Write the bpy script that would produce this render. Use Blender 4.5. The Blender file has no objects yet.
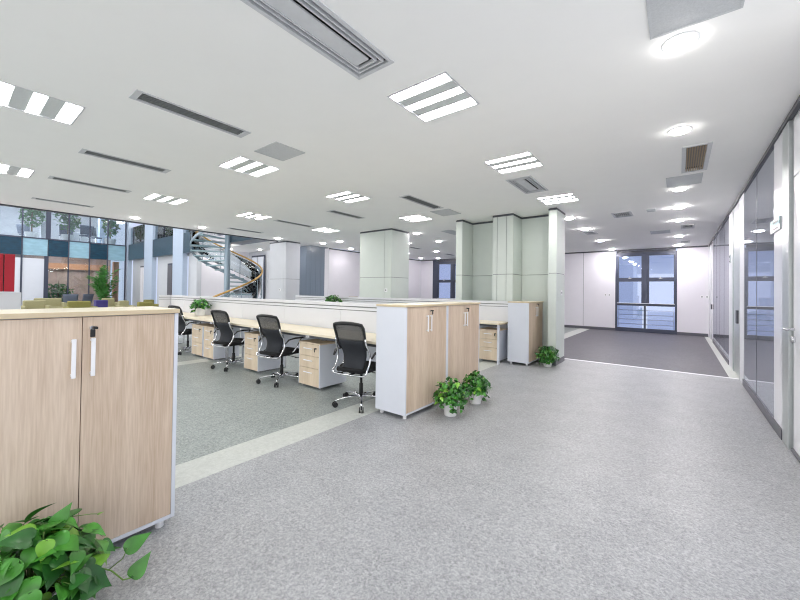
import bpy, math, random
from mathutils import Vector, Matrix
C = bpy.context.scene.collection
PI = math.pi
rnd = random.Random(7)

# ---------------------------------------------------------------- materials
MT = {}
def pset(b, **k):
    names = {'rough': 'Roughness', 'metal': 'Metallic', 'spec': 'Specular IOR Level', 'coat': 'Coat Weight', 'estr': 'Emission Strength', 'alpha': 'Alpha', 'trans': 'Transmission Weight'}
    for a, v in k.items():
        b.inputs[names[a]].default_value = v
def lin(c):
    return tuple(((x/255)/12.92 if x/255 <= .04045 else ((x/255+.055)/1.055)**2.4) for x in c)
def mat(name, rgb, emit=None, noise=None, **k):
    """rgb in 0-255 display values; noise=(scale, amount, stretch xyz)"""
    m = bpy.data.materials.new(name); m.use_nodes = True
    nt = m.node_tree; b = nt.nodes['Principled BSDF']
    c = lin(rgb)
    b.inputs['Base Color'].default_value = (*c, 1)
    pset(b, **k)
    if emit:
        b.inputs['Emission Color'].default_value = (*lin(emit), 1)
    if noise is None: noise = (18, .03, (1, 1, 1))
    sc, am, st = noise
    tc = nt.nodes.new('ShaderNodeTexCoord'); mp = nt.nodes.new('ShaderNodeMapping')
    mp.inputs['Scale'].default_value = st
    nz = nt.nodes.new('ShaderNodeTexNoise'); nz.inputs['Scale'].default_value = sc; nz.inputs['Detail'].default_value = 4
    rp = nt.nodes.new('ShaderNodeValToRGB')
    rp.color_ramp.elements[0].position = .3; rp.color_ramp.elements[1].position = .7
    rp.color_ramp.elements[0].color = (*[x*(1-am) for x in c], 1)
    rp.color_ramp.elements[1].color = (*[min(1, x*(1+am)) for x in c], 1)
    L = nt.links.new
    L(tc.outputs['Object'], mp.inputs[0]); L(mp.outputs[0], nz.inputs[0]); L(nz.outputs['Fac'], rp.inputs[0]); L(rp.outputs[0], b.inputs['Base Color'])
    MT[name] = m
    return m

def wood(name, a, b_, seed=0., rough=.45):
    m = bpy.data.materials.new(name); m.use_nodes = True
    nt = m.node_tree; b = nt.nodes['Principled BSDF']; L = nt.links.new
    pset(b, rough=rough, spec=.35)
    tc = nt.nodes.new('ShaderNodeTexCoord'); mp = nt.nodes.new('ShaderNodeMapping')
    mp.inputs['Scale'].default_value = (1, 1, .045); mp.inputs['Location'].default_value = (seed, seed, seed)
    n1 = nt.nodes.new('ShaderNodeTexNoise'); n1.inputs['Scale'].default_value = 9; n1.inputs['Detail'].default_value = 3; n1.inputs['Distortion'].default_value = .6
    n2 = nt.nodes.new('ShaderNodeTexNoise'); n2.inputs['Scale'].default_value = 130; n2.inputs['Detail'].default_value = 5
    mx = nt.nodes.new('ShaderNodeMix'); mx.data_type = 'FLOAT'; mx.inputs[0].default_value = .5
    rp = nt.nodes.new('ShaderNodeValToRGB')
    rp.color_ramp.elements[0].position = .36; rp.color_ramp.elements[1].position = .66
    rp.color_ramp.elements[0].color = (*lin(a), 1); rp.color_ramp.elements[1].color = (*lin(b_), 1)
    L(tc.outputs['Object'], mp.inputs[0]); L(mp.outputs[0], n1.inputs[0]); L(mp.outputs[0], n2.inputs[0])
    L(n1.outputs['Fac'], mx.inputs[2]); L(n2.outputs['Fac'], mx.inputs[3]); L(mx.outputs[0], rp.inputs[0]); L(rp.outputs[0], b.inputs['Base Color'])
    MT[name] = m
    return m

def terrazzo(name, dark, mid, light, rough=.42, scale=1.0):
    m = bpy.data.materials.new(name); m.use_nodes = True
    nt = m.node_tree; b = nt.nodes['Principled BSDF']; L = nt.links.new
    pset(b, rough=rough, spec=.3)
    tc = nt.nodes.new('ShaderNodeTexCoord')
    n1 = nt.nodes.new('ShaderNodeTexNoise'); n1.inputs['Scale'].default_value = 34*scale; n1.inputs['Detail'].default_value = 6; n1.inputs['Roughness'].default_value = .68; n1.inputs['Distortion'].default_value = .8
    n2 = nt.nodes.new('ShaderNodeTexNoise'); n2.inputs['Scale'].default_value = 3.2; n2.inputs['Detail'].default_value = 4
    n3 = nt.nodes.new('ShaderNodeTexNoise'); n3.inputs['Scale'].default_value = 16*scale; n3.inputs['Detail'].default_value = 5; n3.inputs['Distortion'].default_value = 1.5
    m1 = nt.nodes.new('ShaderNodeMix'); m1.data_type = 'FLOAT'; m1.inputs[0].default_value = .3
    m2 = nt.nodes.new('ShaderNodeMix'); m2.data_type = 'FLOAT'; m2.inputs[0].default_value = .1
    rp = nt.nodes.new('ShaderNodeValToRGB')
    e = rp.color_ramp.elements; e[0].position = .38; e[1].position = .63
    e[0].color = (*lin(dark), 1); e[1].color = (*lin(light), 1)
    k = e.new(.5); k.color = (*lin(mid), 1)
    for n in (n1, n2, n3): L(tc.outputs['Object'], n.inputs[0])
    L(n1.outputs['Fac'], m1.inputs[2]); L(n3.outputs['Fac'], m1.inputs[3]); L(m1.outputs[0], m2.inputs[2]); L(n2.outputs['Fac'], m2.inputs[3])
    L(m2.outputs[0], rp.inputs[0]); L(rp.outputs[0], b.inputs['Base Color'])
    MT[name] = m
    return m

def glassy(name, tint, gl, gtint=(255, 255, 255), diffuse=None, dfac=0., rough=.02):
    """architectural sheet glass: see-through (or body colour) mixed with a mirror layer that grows at grazing angles"""
    m = bpy.data.materials.new(name); m.use_nodes = True
    nt = m.node_tree; L = nt.links.new
    for n in list(nt.nodes): nt.nodes.remove(n)
    o = nt.nodes.new('ShaderNodeOutputMaterial')
    t = nt.nodes.new('ShaderNodeBsdfTransparent'); t.inputs[0].default_value = (*lin(tint), 1)
    g = nt.nodes.new('ShaderNodeBsdfGlossy'); g.inputs[0].default_value = (*lin(gtint), 1); g.inputs['Roughness'].default_value = rough
    base = t
    if diffuse:
        d = nt.nodes.new('ShaderNodeBsdfDiffuse'); d.inputs[0].default_value = (*lin(diffuse), 1)
        nz = nt.nodes.new('ShaderNodeTexNoise'); nz.inputs['Scale'].default_value = 3
        mm = nt.nodes.new('ShaderNodeMixShader'); mm.inputs[0].default_value = dfac
        L(t.outputs[0], mm.inputs[1]); L(d.outputs[0], mm.inputs[2]); base = mm
    fr = nt.nodes.new('ShaderNodeFresnel'); fr.inputs[0].default_value = 1.5
    mr = nt.nodes.new('ShaderNodeMapRange'); mr.inputs[1].default_value = 0; mr.inputs[2].default_value = 1; mr.inputs[3].default_value = gl; mr.inputs[4].default_value = 1
    L(fr.outputs[0], mr.inputs[0])
    mx = nt.nodes.new('ShaderNodeMixShader'); L(mr.outputs[0], mx.inputs[0]); L(base.outputs[0], mx.inputs[1]); L(g.outputs[0], mx.inputs[2]); L(mx.outputs[0], o.inputs[0])
    MT[name] = m
    return m

def lamp_mat(name, rgb, s):
    m = bpy.data.materials.new(name); m.use_nodes = True
    nt = m.node_tree
    for n in list(nt.nodes): nt.nodes.remove(n)
    o = nt.nodes.new('ShaderNodeOutputMaterial'); e = nt.nodes.new('ShaderNodeEmission')
    e.inputs[0].default_value = (*lin(rgb), 1); e.inputs[1].default_value = s
    nt.links.new(e.outputs[0], o.inputs[0]); MT[name] = m
    return m

S_TUBE, S_DOWN, S_ATR = 40., 60., 11.
mat('ceil', (249, 249, 248), rough=.85, spec=.1, noise=(3, .01, (1, 1, 1)))
mat('plenum', (60, 60, 62), rough=.9)
mat('white', (218, 219, 224), rough=.45, spec=.35, noise=(6, .01, (1, 1, 1)))
mat('cabwhite', (214, 218, 228), rough=.4, spec=.35, noise=(6, .01, (1, 1, 1)))
mat('wallwhite', (230, 228, 234), rough=.5, spec=.3, noise=(4, .01, (1, 1, 1)))
mat('glosswhite', (240, 240, 246), rough=.22, spec=.6, noise=(4, .01, (1, 1, 1)))
mat('sage', (206, 213, 208), rough=.4, spec=.4, noise=(5, .015, (1, 1, 1)))
mat('palegrey', (196, 199, 205), rough=.4, spec=.4, noise=(5, .015, (1, 1, 1)))
mat('joint', (110, 114, 118), rough=.8)
mat('darktrim', (74, 76, 84), rough=.5)
mat('skirting', (92, 92, 100), rough=.4, spec=.5)
mat('alu', (190, 196, 196), rough=.32, metal=.5)
mat('silver', (215, 216, 220), rough=.25, metal=.75)
mat('chrome', (225, 226, 230), rough=.1, metal=1.)
mat('black', (22, 23, 26), rough=.5, noise=(80, .2, (1, 1, 1)))
mat('blackmesh', (34, 37, 44), rough=.75, noise=(300, .35, (1, 1, 1)))
mat('blackseat', (20, 21, 24), rough=.9, noise=(200, .3, (1, 1, 1)))
mat('handlewhite', (238, 238, 242), rough=.3, spec=.5)
wood('oak', (190, 168, 147), (218, 200, 182), 0.)
wood('oakpale', (208, 189, 164), (228, 212, 190), 3.)
mat('creamtop', (232, 221, 198), rough=.35, spec=.4, noise=(30, .03, (.1, 1, 1)))
mat('creamedge', (205, 188, 158), rough=.45, noise=(30, .05, (.1, 1, 1)))
terrazzo('floor', (130, 131, 133), (159, 160, 163), (189, 190, 192), scale=2.1)
terrazzo('floorgreen', (120, 126, 124), (150, 156, 154), (178, 184, 182), rough=.45, scale=1.7)
terrazzo('stripe', (186, 189, 184), (195, 198, 193), (204, 207, 202), rough=.45)
terrazzo('floordark', (82, 80, 86), (96, 94, 100), (111, 109, 115), rough=.5)
terrazzo('flooratrium', (170, 172, 172), (186, 188, 188), (200, 202, 202), rough=.25)
mat('frameblue', (62, 68, 86), rough=.4, spec=.5)
mat('bluepanel', (112, 124, 140), rough=.35, spec=.5, noise=(8, .06, (6, 1, .05)))
mat('teal', (8, 56, 78), rough=.2, spec=.6, noise=(4, .25, (1, 1, 3)))
mat('lightblue', (146, 184, 202), rough=.2, spec=.6, noise=(3, .1, (1, 1, 3)))
mat('slate', (46, 68, 84), rough=.3, spec=.5, noise=(5, .15, (1, 1, 4)))
mat('bluecolumn', (180, 194, 214), rough=.3, spec=.4)
mat('red', (176, 22, 44), rough=.35, spec=.4)
mat('olive', (158, 154, 118), rough=.9, noise=(60, .08, (1, 1, 1)))
mat('olivedark', (134, 130, 74), rough=.9, noise=(60, .08, (1, 1, 1)))
mat('brownwall', (168, 142, 132), rough=.6, noise=(3, .18, (1, 1, 1)))
mat('woodband', (196, 142, 108), rough=.5)
mat('roomgrey', (176, 178, 184), rough=.7, noise=(1.5, .12, (1, 1, 1)))
mat('violet', (60, 52, 120), rough=.6)
mat('greychair', (96, 104, 120), rough=.8)
mat('leaf', (66, 132, 46), rough=.35, spec=.5, noise=(9, .4, (1, 1, 1)))
mat('leafdark', (38, 96, 34), rough=.4, spec=.5, noise=(9, .4, (1, 1, 1)))
mat('leaflime', (112, 168, 52), rough=.35, spec=.5, noise=(9, .2, (1, 1, 1)))
mat('treeleaf', (78, 122, 70), rough=.6, noise=(6, .35, (1, 1, 1)))
mat('palmleaf', (60, 118, 48), rough=.5, noise=(5, .4, (1, 1, 1)))
mat('stem', (104, 142, 62), rough=.5)
mat('trunk', (110, 86, 62), rough=.8)
mat('soil', (60, 46, 36), rough=.95)
mat('pot', (234, 234, 236), rough=.4, spec=.4)
mat('gold', (188, 150, 84), rough=.35, metal=.3)
mat('ventgrey', (196, 199, 202), rough=.55, noise=(120, .08, (1, 1, 1)))
mat('ventlight', (206, 208, 212), rough=.5)
mat('slotdark', (128, 132, 132), rough=.7)
mat('slatwood', (168, 150, 128), rough=.5)
mat('perf', (206, 211, 211), rough=.5, noise=(160, .12, (1, 1, 1)))
mat('signteal', (86, 146, 158), rough=.3)
mat('signgrey', (176, 184, 188), rough=.3)
mat('signmark', (60, 64, 72), rough=.4)
mat('beige', (196, 186, 174), rough=.6)
mat('stairgreen', (150, 176, 182), rough=.25, spec=.6, metal=.2)
mat('stairsteel', (140, 156, 168), rough=.3, metal=.5)
lamp_mat('tube', (255, 253, 248), S_TUBE)
lamp_mat('down', (255, 250, 246), S_DOWN); lamp_mat('downfar', (255, 249, 251), 370.); lamp_mat('downoffice', (255, 249, 251), 120.); lamp_mat('roomglow', (244, 248, 255), 30.)
lamp_mat('panelglow', (255, 251, 246), S_ATR)
glassy('clearglass', (236, 242, 244), .02)
glassy('stairglass', (190, 214, 222), .12)
glassy('windowglass', (226, 232, 246), .12, (235, 238, 250))
glassy('mirrorglass', (0, 0, 0), .6, (205, 208, 216), diffuse=(196, 199, 206), dfac=1.)

# sheer mesh fabric for the upper back of the chairs
def sheer(name, rgb, a):
    m = bpy.data.materials.new(name); m.use_nodes = True
    nt = m.node_tree; b = nt.nodes['Principled BSDF']; b.inputs['Base Color'].default_value = (*lin(rgb), 1); pset(b, rough=.8, alpha=a)
    tc = nt.nodes.new('ShaderNodeTexCoord'); nz = nt.nodes.new('ShaderNodeTexNoise'); nz.inputs['Scale'].default_value = 250
    mr = nt.nodes.new('ShaderNodeMapRange'); mr.inputs[3].default_value = a-.12; mr.inputs[4].default_value = a+.12
    nt.links.new(tc.outputs['Object'], nz.inputs[0]); nt.links.new(nz.outputs['Fac'], mr.inputs[0]); nt.links.new(mr.outputs[0], b.inputs['Alpha'])
    MT[name] = m
sheer('sheermesh', (84, 84, 84), .72)

# ---------------------------------------------------------------- mesh builder
class MB:
    def __init__(s): s.v = []; s.f = []; s.m = []; s.cm = 0
    def add(s, vs, fs):
        o = len(s.v); s.v += [tuple(p) for p in vs]
        for f in fs: s.f.append(tuple(i+o for i in f)); s.m.append(s.cm)
        return s
    def box(s, x0, x1, y0, y1, z0, z1):
        return s.add([(x0,y0,z0),(x1,y0,z0),(x1,y1,z0),(x0,y1,z0),(x0,y0,z1),(x1,y0,z1),(x1,y1,z1),(x0,y1,z1)],
              [(0,3,2,1),(4,5,6,7),(0,1,5,4),(1,2,6,5),(2,3,7,6),(3,0,4,7)])
    def lathe(s, prof, c=(0,0,0), n=20):
        vs = []; fs = []
        for r, z in prof:
            for i in range(n):
                a = 2*PI*i/n; vs.append((c[0]+r*math.cos(a), c[1]+r*math.sin(a), c[2]+z))
        for j in range(len(prof)-1):
            for i in range(n):
                k = (i+1) % n; fs.append((j*n+i, j*n+k, (j+1)*n+k, (j+1)*n+i))
        fs.append(tuple(range(n))[::-1]); fs.append(tuple(range((len(prof)-1)*n, len(prof)*n)))
        return s.add(vs, fs)
    def tube(s, pts, r, n=8, flat=1.0):
        pts = [Vector(p) for p in pts]; R = r if isinstance(r, (list, tuple)) else [r]*len(pts)
        vs = []; fs = []; up = None
        for i, p in enumerate(pts):
            t = (pts[min(i+1, len(pts)-1)]-pts[max(i-1, 0)]).normalized()
            if up is None:
                up = Vector((0, 0, 1)) if abs(t.z) < .9 else Vector((0, 1, 0))
            a = t.cross(up).normalized(); b = a.cross(t).normalized(); up = b
            for k in range(n):
                q = 2*PI*k/n; vs.append(tuple(p+a*R[i]*math.cos(q)+b*R[i]*flat*math.sin(q)))
        for j in range(len(pts)-1):
            for k in range(n):
                l = (k+1) % n; fs.append((j*n+k, j*n+l, (j+1)*n+l, (j+1)*n+k))
        fs.append(tuple(range(n))[::-1]); fs.append(tuple(range((len(pts)-1)*n, len(pts)*n)))
        return s.add(vs, fs)
    def grid(s, fn, nu, nv, thick=None):
        """surface fn(u,v)->point; thick offsets along the sheet normal to close it"""
        P = [[Vector(fn(i/nu, j/nv)) for j in range(nv+1)] for i in range(nu+1)]
        vs = []; fs = []; W = nv+1
        def nrm(i, j):
            a = P[min(i+1, nu)][j]-P[max(i-1, 0)][j]; b = P[i][min(j+1, nv)]-P[i][max(j-1, 0)]
            return a.cross(b).normalized()
        for i in range(nu+1):
            for j in range(nv+1): vs.append(P[i][j])
        for i in range(nu):
            for j in range(nv): fs.append((i*W+j, (i+1)*W+j, (i+1)*W+j+1, i*W+j+1))
        if thick:
            o = len(vs)
            for i in range(nu+1):
                for j in range(nv+1): vs.append(P[i][j]-nrm(i, j)*thick)
            for i in range(nu):
                for j in range(nv): fs.append((o+i*W+j, o+i*W+j+1, o+(i+1)*W+j+1, o+(i+1)*W+j))
            for i in range(nu):
                fs.append((i*W, o+i*W, o+(i+1)*W, (i+1)*W)); fs.append((i*W+nv, (i+1)*W+nv, o+(i+1)*W+nv, o+i*W+nv))
            for j in range(nv):
                fs.append((j, j+1, o+j+1, o+j)); fs.append((nu*W+j, o+nu*W+j, o+nu*W+j+1, nu*W+j+1))
        return s.add(vs, fs)
    def build(s, name, m, parent=None, bevel=0, smooth=False, loc=None, seg=2):
        me = bpy.data.meshes.new(name); me.from_pydata([tuple(p) for p in s.v], [], s.f)
        ms = m if isinstance(m, (list, tuple)) else [m]
        for x in ms: me.materials.append(MT[x])
        for p, k in zip(me.polygons, s.m): p.material_index = k; p.use_smooth = smooth
        me.update()
        o = bpy.data.objects.new(name, me); C.objects.link(o)
        if parent is not None: o.parent = parent
        if loc: o.location = loc
        if bevel:
            b = o.modifiers.new('b', 'BEVEL'); b.width = bevel; b.segments = seg; b.limit_method = 'ANGLE'; b.angle_limit = .6
        if smooth and not bevel:
            pass
        return o

def empty(name, loc=(0, 0, 0), rz=0, label=None, cat=None, group=None):
    o = bpy.data.objects.new(name, None); C.objects.link(o); o.location = loc; o.rotation_euler = (0, 0, rz); o.empty_display_size = .1
    return tag(o, label, cat, group)
def tag(o, label=None, cat=None, group=None, kind=None):
    if label: o['label'] = label
    if cat: o['category'] = cat
    if group: o['group'] = group
    if kind: o['kind'] = kind
    return o
def box(name, m, dims, parent=None, bevel=0, loc=None):
    return MB().box(*dims).build(name, m, parent, bevel, loc=loc)
def struct(name, m, dims, label=None, bevel=0):
    return tag(box(name, m, dims, None, bevel), label, None, None, 'structure')
def kids(o): return [c for c in bpy.data.objects if c.parent == o]
def dup(root, loc, rz=None, label=None, parent=None):
    r = root.copy(); C.objects.link(r)
    if parent is not None: r.parent = parent
    if loc is not None: r.location = loc
    if rz is not None: r.rotation_euler = (0, 0, rz)
    if label: r['label'] = label
    for k in kids(root): dup(k, None, None, None, r)
    return r

H3 = 3.0
# ================================================================= SETTING
# floors
def slab(name, m, x0, x1, y0, y1, z0, z1, label): return struct(name, m, (x0, x1, y0, y1, z0, z1), label)
slab('floor', 'floor', -2.71, .9, -4, 8.06, -.1, 0, 'mottled grey vinyl floor of the wide corridor')
slab('floor', 'floordark', -2.71, .665, 8.06, 15.6, -.1, 0, 'darker mauve grey floor panel before the far window')
slab('floor', 'floorgreen', -7.0, -3.06, -4, 15.6, -.1, 0, 'greenish grey vinyl floor under the desks')
slab('floor', 'floorgreen', -10.8, -7.32, -4, 15.6, -.1, 0, 'greenish grey floor beyond the left pale stripe')
slab('floor', 'flooratrium', -34, -10.8, -4, 15.6, -.1, 0, 'pale polished floor of the atrium lounge')
slab('trim_1', 'stripe', -3.06, -2.71, -4, 15.6, -.1, .0, 'pale floor stripe beside the cabinets')
slab('trim_2', 'stripe', -7.32, -7.0, -4, 15.6, -.1, .0, 'pale floor stripe between the desk pedestals')
slab('trim_3', 'pot', -1.95, .9, 8.02, 8.10, -.1, .003, 'thin pale line where the darker floor begins')
slab('trim_4', 'stripe', .665, .9, 8.06, 15.6, -.1, .0, 'pale floor border along the right wall')

# ceiling with real openings for luminaires and diffusers
FX = [(-1.65, 2.55), (-1.65, 4.42), (-1.66, 6.56), (-4.54, .49), (-4.54, 2.5), (-4.58, 4.35), (-4.66, 6.5),
      (-7.42, .49), (-7.44, 2.5), (-7.5, 4.26), (-7.58, 6.4), (-1.65, .49)]
FS = .285
slots = [(-3.70, -3.53, .97, 1.93), (-5.72, -5.55, 1.0, 1.9), (-7.46, -7.30, .96, 1.92), (-9.46, -9.32, 1.0, 1.84),
         (-7.55, -7.38, 4.8, 5.83), (-5.72, -5.55, 4.86, 5.78), (-3.80, -3.62, 4.83, 5.95), (-9.58, -9.42, 4.7, 5.65),
         (-7.92, -7.75, 10.2, 11.25), (-8.0, -7.83, 13.3, 14.1)]
difs = [(-1.93, -1.62, .9, 1.93), (-1.97, -1.65, 5.02, 5.86)]
grl = [(.06, .24, 5.04, 6.02), (-1.05, -.79, 8.35, 8.78), (.07, .25, 10.62, 11.2), (.08, .22, 13.8, 14.25), (-1.96, -1.77, 10.45, 10.95)]
holes = [(x-FS, x+FS, y-FS, y+FS) for x, y in FX]+slots+difs+grl
xs = sorted(set([-10.6, .9]+[h[0] for h in holes]+[h[1] for h in holes])); ys = sorted(set([-4, 15.7]+[h[2] for h in holes]+[h[3] for h in holes]))
cb = MB(); vi = {}
def cv(i, j):
    if (i, j) not in vi:
        vi[(i, j)] = len(cb.v); cb.v.append((xs[i], ys[j], H3))
    return vi[(i, j)]
solid = {}
for i in range(len(xs)-1):
    for j in range(len(ys)-1):
        cx, cy = (xs[i]+xs[i+1])/2, (ys[j]+ys[j+1])/2
        solid[(i, j)] = not any(h[0] < cx < h[1] and h[2] < cy < h[3] for h in holes)
        if solid[(i, j)]:
            cb.f.append((cv(i, j), cv(i, j+1), cv(i+1, j+1), cv(i+1, j))); cb.m.append(0)
for h in holes:   # reveal sides 3 cm deep
    x0, x1, y0, y1 = h; o = len(cb.v)
    cb.v += [(x0,y0,H3),(x1,y0,H3),(x1,y1,H3),(x0,y1,H3),(x0,y0,H3+.03),(x1,y0,H3+.03),(x1,y1,H3+.03),(x0,y1,H3+.03)]
    for f in ((0,1,5,4),(1,2,6,5),(2,3,7,6),(3,0,4,7)): cb.f.append(tuple(k+o for k in f)); cb.m.append(0)
tag(cb.build('ceiling', 'ceil'), 'flat pale grey plaster ceiling with recessed fittings', None, None, 'structure')
struct('ceiling', 'plenum', (-10.6, .9, -4, 15.7, H3+.2, H3+.35), 'dark soffit above the plaster ceiling')
struct('trim_5', 'darktrim', (-10.64, -10.59, -4, 6.9, H3-.03, H3+.35), 'dark edge of the ceiling along the atrium')
struct('trim_6', 'darktrim', (.765, .8, 3.0, 15.5, H3-.045, H3), 'dark shadow gap between ceiling and right wall')
struct('trim_7', 'darktrim', (-10.7, .75, 15.42, 15.5, H3-.04, H3), 'dark shadow gap between ceiling and back wall')

# back wall
WX0, WX1 = -1.88, -.05
struct('wall_back', 'wallwhite', (-3.4, WX0, 15.5, 15.8, 0, H3), 'white panelled back wall left of the far window')
struct('wall_back', 'wallwhite', (WX1, .8, 15.5, 15.8, 0, H3), 'white back wall between far window and right wall')
struct('wall_back', 'wallwhite', (-7.92, -3.4, 15.5, 15.8, 0, H3), 'white back wall behind the grey panelled wall')
struct('wall_back', 'wallwhite', (-10.7, -9.98, 15.5, 15.8, 0, H3), 'white back wall left of the small far window')
struct('baseboard_back', 'skirting', (-10.6, WX0, 15.47, 15.5, 0, .1))
struct('baseboard_back', 'skirting', (WX1, .76, 15.47, 15.5, 0, .1))
struct('trim_8', 'joint', (-2.965, -2.955, 15.495, 15.5, .1, H3-.04), 'thin joint in the back wall')
def window(n, x0, x1, label, full=True):
    w = tag(empty(n, ((x0+x1)/2, 15.55, 0)), label, None, None, 'structure')
    h = (x1-x0)/2; f = MB()
    z0 = 0 if full else 0
    f.box(-h, -h+.06, -.05, .07, z0, H3-.12); f.box(h-.06, h, -.05, .07, z0, H3-.12)
    f.box(-h+.06, h-.06, -.05, .07, z0, .14); f.box(-h+.06, h-.06, -.05, .07, H3-.24, H3-.12)
    f.box(-.075, .075, -.05, .07, 1.05, H3-.24); f.box(-.03, .03, -.05, .07, .14, .95)
    for a, b in ((-h+.06, -.075), (.075, h-.06)):
        f.box(a, b, -.05, .07, 1.83, 1.97)
        f.box(a, a+.05, -.04, .05, 1.05, 1.83); f.box(b-.03, b, -.04, .05, 1.05, 1.83)
        f.box(a, a+.05, -.04, .05, 1.97, H3-.24); f.box(b-.03, b, -.04, .05, 1.97, H3-.24)
    f.box(-h+.06, h-.06, -.05, .07, .95, 1.03)
    f.build('window_frame', 'frameblue', w, .004)
    for a, b in ((-h+.06, -.075), (.075, h-.06)):
        for c, d in ((.14, .95), (1.05, 1.83), (1.97, H3-.24)):
            MB().box(a, b, .0, .01, c, d).build('pane', 'windowglass', w)
    MB().box(-h+.06, h-.06, -.07, .02, 1.03, 1.042).build('sill', 'handlewhite', w)
    r = MB()
    for k in range(4): r.box(-h+.08, h-.08, .16, .18, .26+k*.17, .285+k*.17)
    r.box(-h+.08, -h+.1, .16, .18, 0, .95); r.box(h-.1, h-.08, .16, .18, 0, .95)
    r.build('guard_rail', 'handlewhite', w)
    for s in (-1, 1):
        k = MB().box(s*h*.5-.05, s*h*.5+.05, -.075, -.05, 1.93, 1.95).box(s*h*.5-.012, s*h*.5+.012, -.085, -.05, 1.93, 2.0)
        k.build('handle', 'silver', w)
    MB().box(-h+.04, h-.04, -.03, .02, H3-.12, H3-.04).build('blind_box', 'darktrim', w)
    return w
window('window_1', WX0, WX1, 'dark framed full height window at corridor end')
window('window_2', -9.76, -7.92, 'dark framed window far behind the desks')
struct('trim_16', 'frameblue', (-9.98, -9.76, 15.5, 15.7, 0, H3), 'wide dark jamb beside the small far window')

# left wall of the far office, blue panelled screen beside it
struct('wall_left', 'wallwhite', (-10.95, -10.7, 9.2, 15.5, 0, H3), 'white side wall far behind the desks')
struct('trim_9', 'darktrim', (-10.7, -10.66, 9.2, 15.5, H3-.04, H3), 'dark shadow gap over the far side wall')
p = tag(empty('wall_left', (-11.85, 9.25, 0)), 'blue grey vertically panelled wall between columns', None, None, 'structure')
for k in range(6): MB().box(-.9+k*.3+.004, -.6+k*.3-.004, 0, .1, 0, 3.3).build('panel', 'bluepanel', p)
MB().box(-.9, .9, .03, .1, 0, 3.3).build('backing', 'frameblue', p)

# free-standing columns
def seams(mb, faces): pass
def column(x0, x1, y0, y1, m, label, zs=1.73, vx=None, top=H3):
    c = tag(empty('column', ((x0+x1)/2, (y0+y1)/2, 0)), label, None, None, 'structure')
    w, d = (x1-x0)/2, (y1-y0)/2
    MB().box(-w+.008, w-.008, -d+.008, d-.008, 0, top).build('core', 'joint', c)
    g = .005
    vx = (vx-(x0+x1)/2) if vx is not None else None
    for za, zb in ((.1, zs-g), (zs+g, top-.04)):
        b = MB()
        if vx is None: b.box(-w, w, -d, d, za, zb)
        else: b.box(-w, vx-g, -d, d, za, zb); b.box(vx+g, w, -d, d, za, zb)
        b.build('cladding', m, c, .003)
    MB().box(-w-.004, w+.004, -d-.004, d+.004, 0, .1).build('base', 'skirting', c)
    MB().box(-w-.004, w+.004, -d-.004, d+.004, top-.045, top-.01).build('shadow_gap', 'darktrim', c)
    return c
column(-7.0, -5.87, 7.13, 7.9, 'sage', 'pale sage clad square column behind the middle of the desks', vx=-6.1)
column(-11.25, -10.28, 7.0, 7.55, 'palegrey', 'pale grey clad column at the atrium edge beside the spiral stair', vx=-10.4)

# panelled wall unit with three pilasters (between office and corridor)
pw = tag(empty('wall_partition', (-2.9, 7.7, 0)), 'sage green panelled wall with three pilasters behind the far cabinet', None, None, 'structure')
def pbox(name, m, x0, x1, y0, y1, z0, z1, bev=.003): return MB().box(x0+2.9, x1+2.9, y0-7.7, y1-7.7, z0, z1).build(name, m, pw, bev)
pbox('core', 'joint', -3.97, -1.86, 7.71, 7.76, 0, H3, 0)
for x0, x1, y0, xs_ in ((-4.0, -3.84, 7.17, ()), (-3.12, -2.68, 7.17, (-3.02, -2.82)), (-1.98, -1.83, 7.15, ())):
    pbox('core', 'joint', x0+.01, x1-.01, y0+.01, 7.75, 0, H3, 0)
    cuts = [x0]+list(xs_)+[x1]
    for za, zb in ((.1, 1.745), (1.755, H3-.04)):
        for a, b in zip(cuts, cuts[1:]):
            pbox('pilaster_panel', 'sage', a+(.004 if a != x0 else 0), b-(.004 if b != x1 else 0), y0, 7.78, za, zb)
    pbox('base', 'skirting', x0-.004, x1+.004, y0-.004, 7.79, 0, .1, 0)
    pbox('shadow_gap', 'darktrim', x0-.003, x1+.003, y0-.003, 7.785, H3-.045, H3-.01, 0)
for x0, x1 in ((-3.84, -3.12), (-2.68, -1.98)):
    for za, zb in ((.1, 1.745), (1.755, H3-.04)): pbox('recess_panel', 'sage', x0+.004, x1-.004, 7.68, 7.72, za, zb)
    pbox('shadow_gap', 'darktrim', x0, x1, 7.675, 7.72, H3-.045, H3-.01, 0)

# ---- right wall -------------------------------------------------------
XR = .78
struct('wall_right', 'wallwhite', (XR+.1, XR+.25, 3.0, 15.6, 0, H3), 'solid wall behind the glazed corridor partition')
def rbox(name, m, y0, y1, z0, z1, x=XR, parent=None, t=.1, bev=.002):
    return MB().box(x, x+t, y0, y1, z0, z1).build(name, m, parent, bev)
def rstruct(name, m, y0, y1, z0, z1, label, x=XR, t=.1): return tag(rbox(name, m, y0, y1, z0, z1, x, None, t), label, None, None, 'structure')
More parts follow.
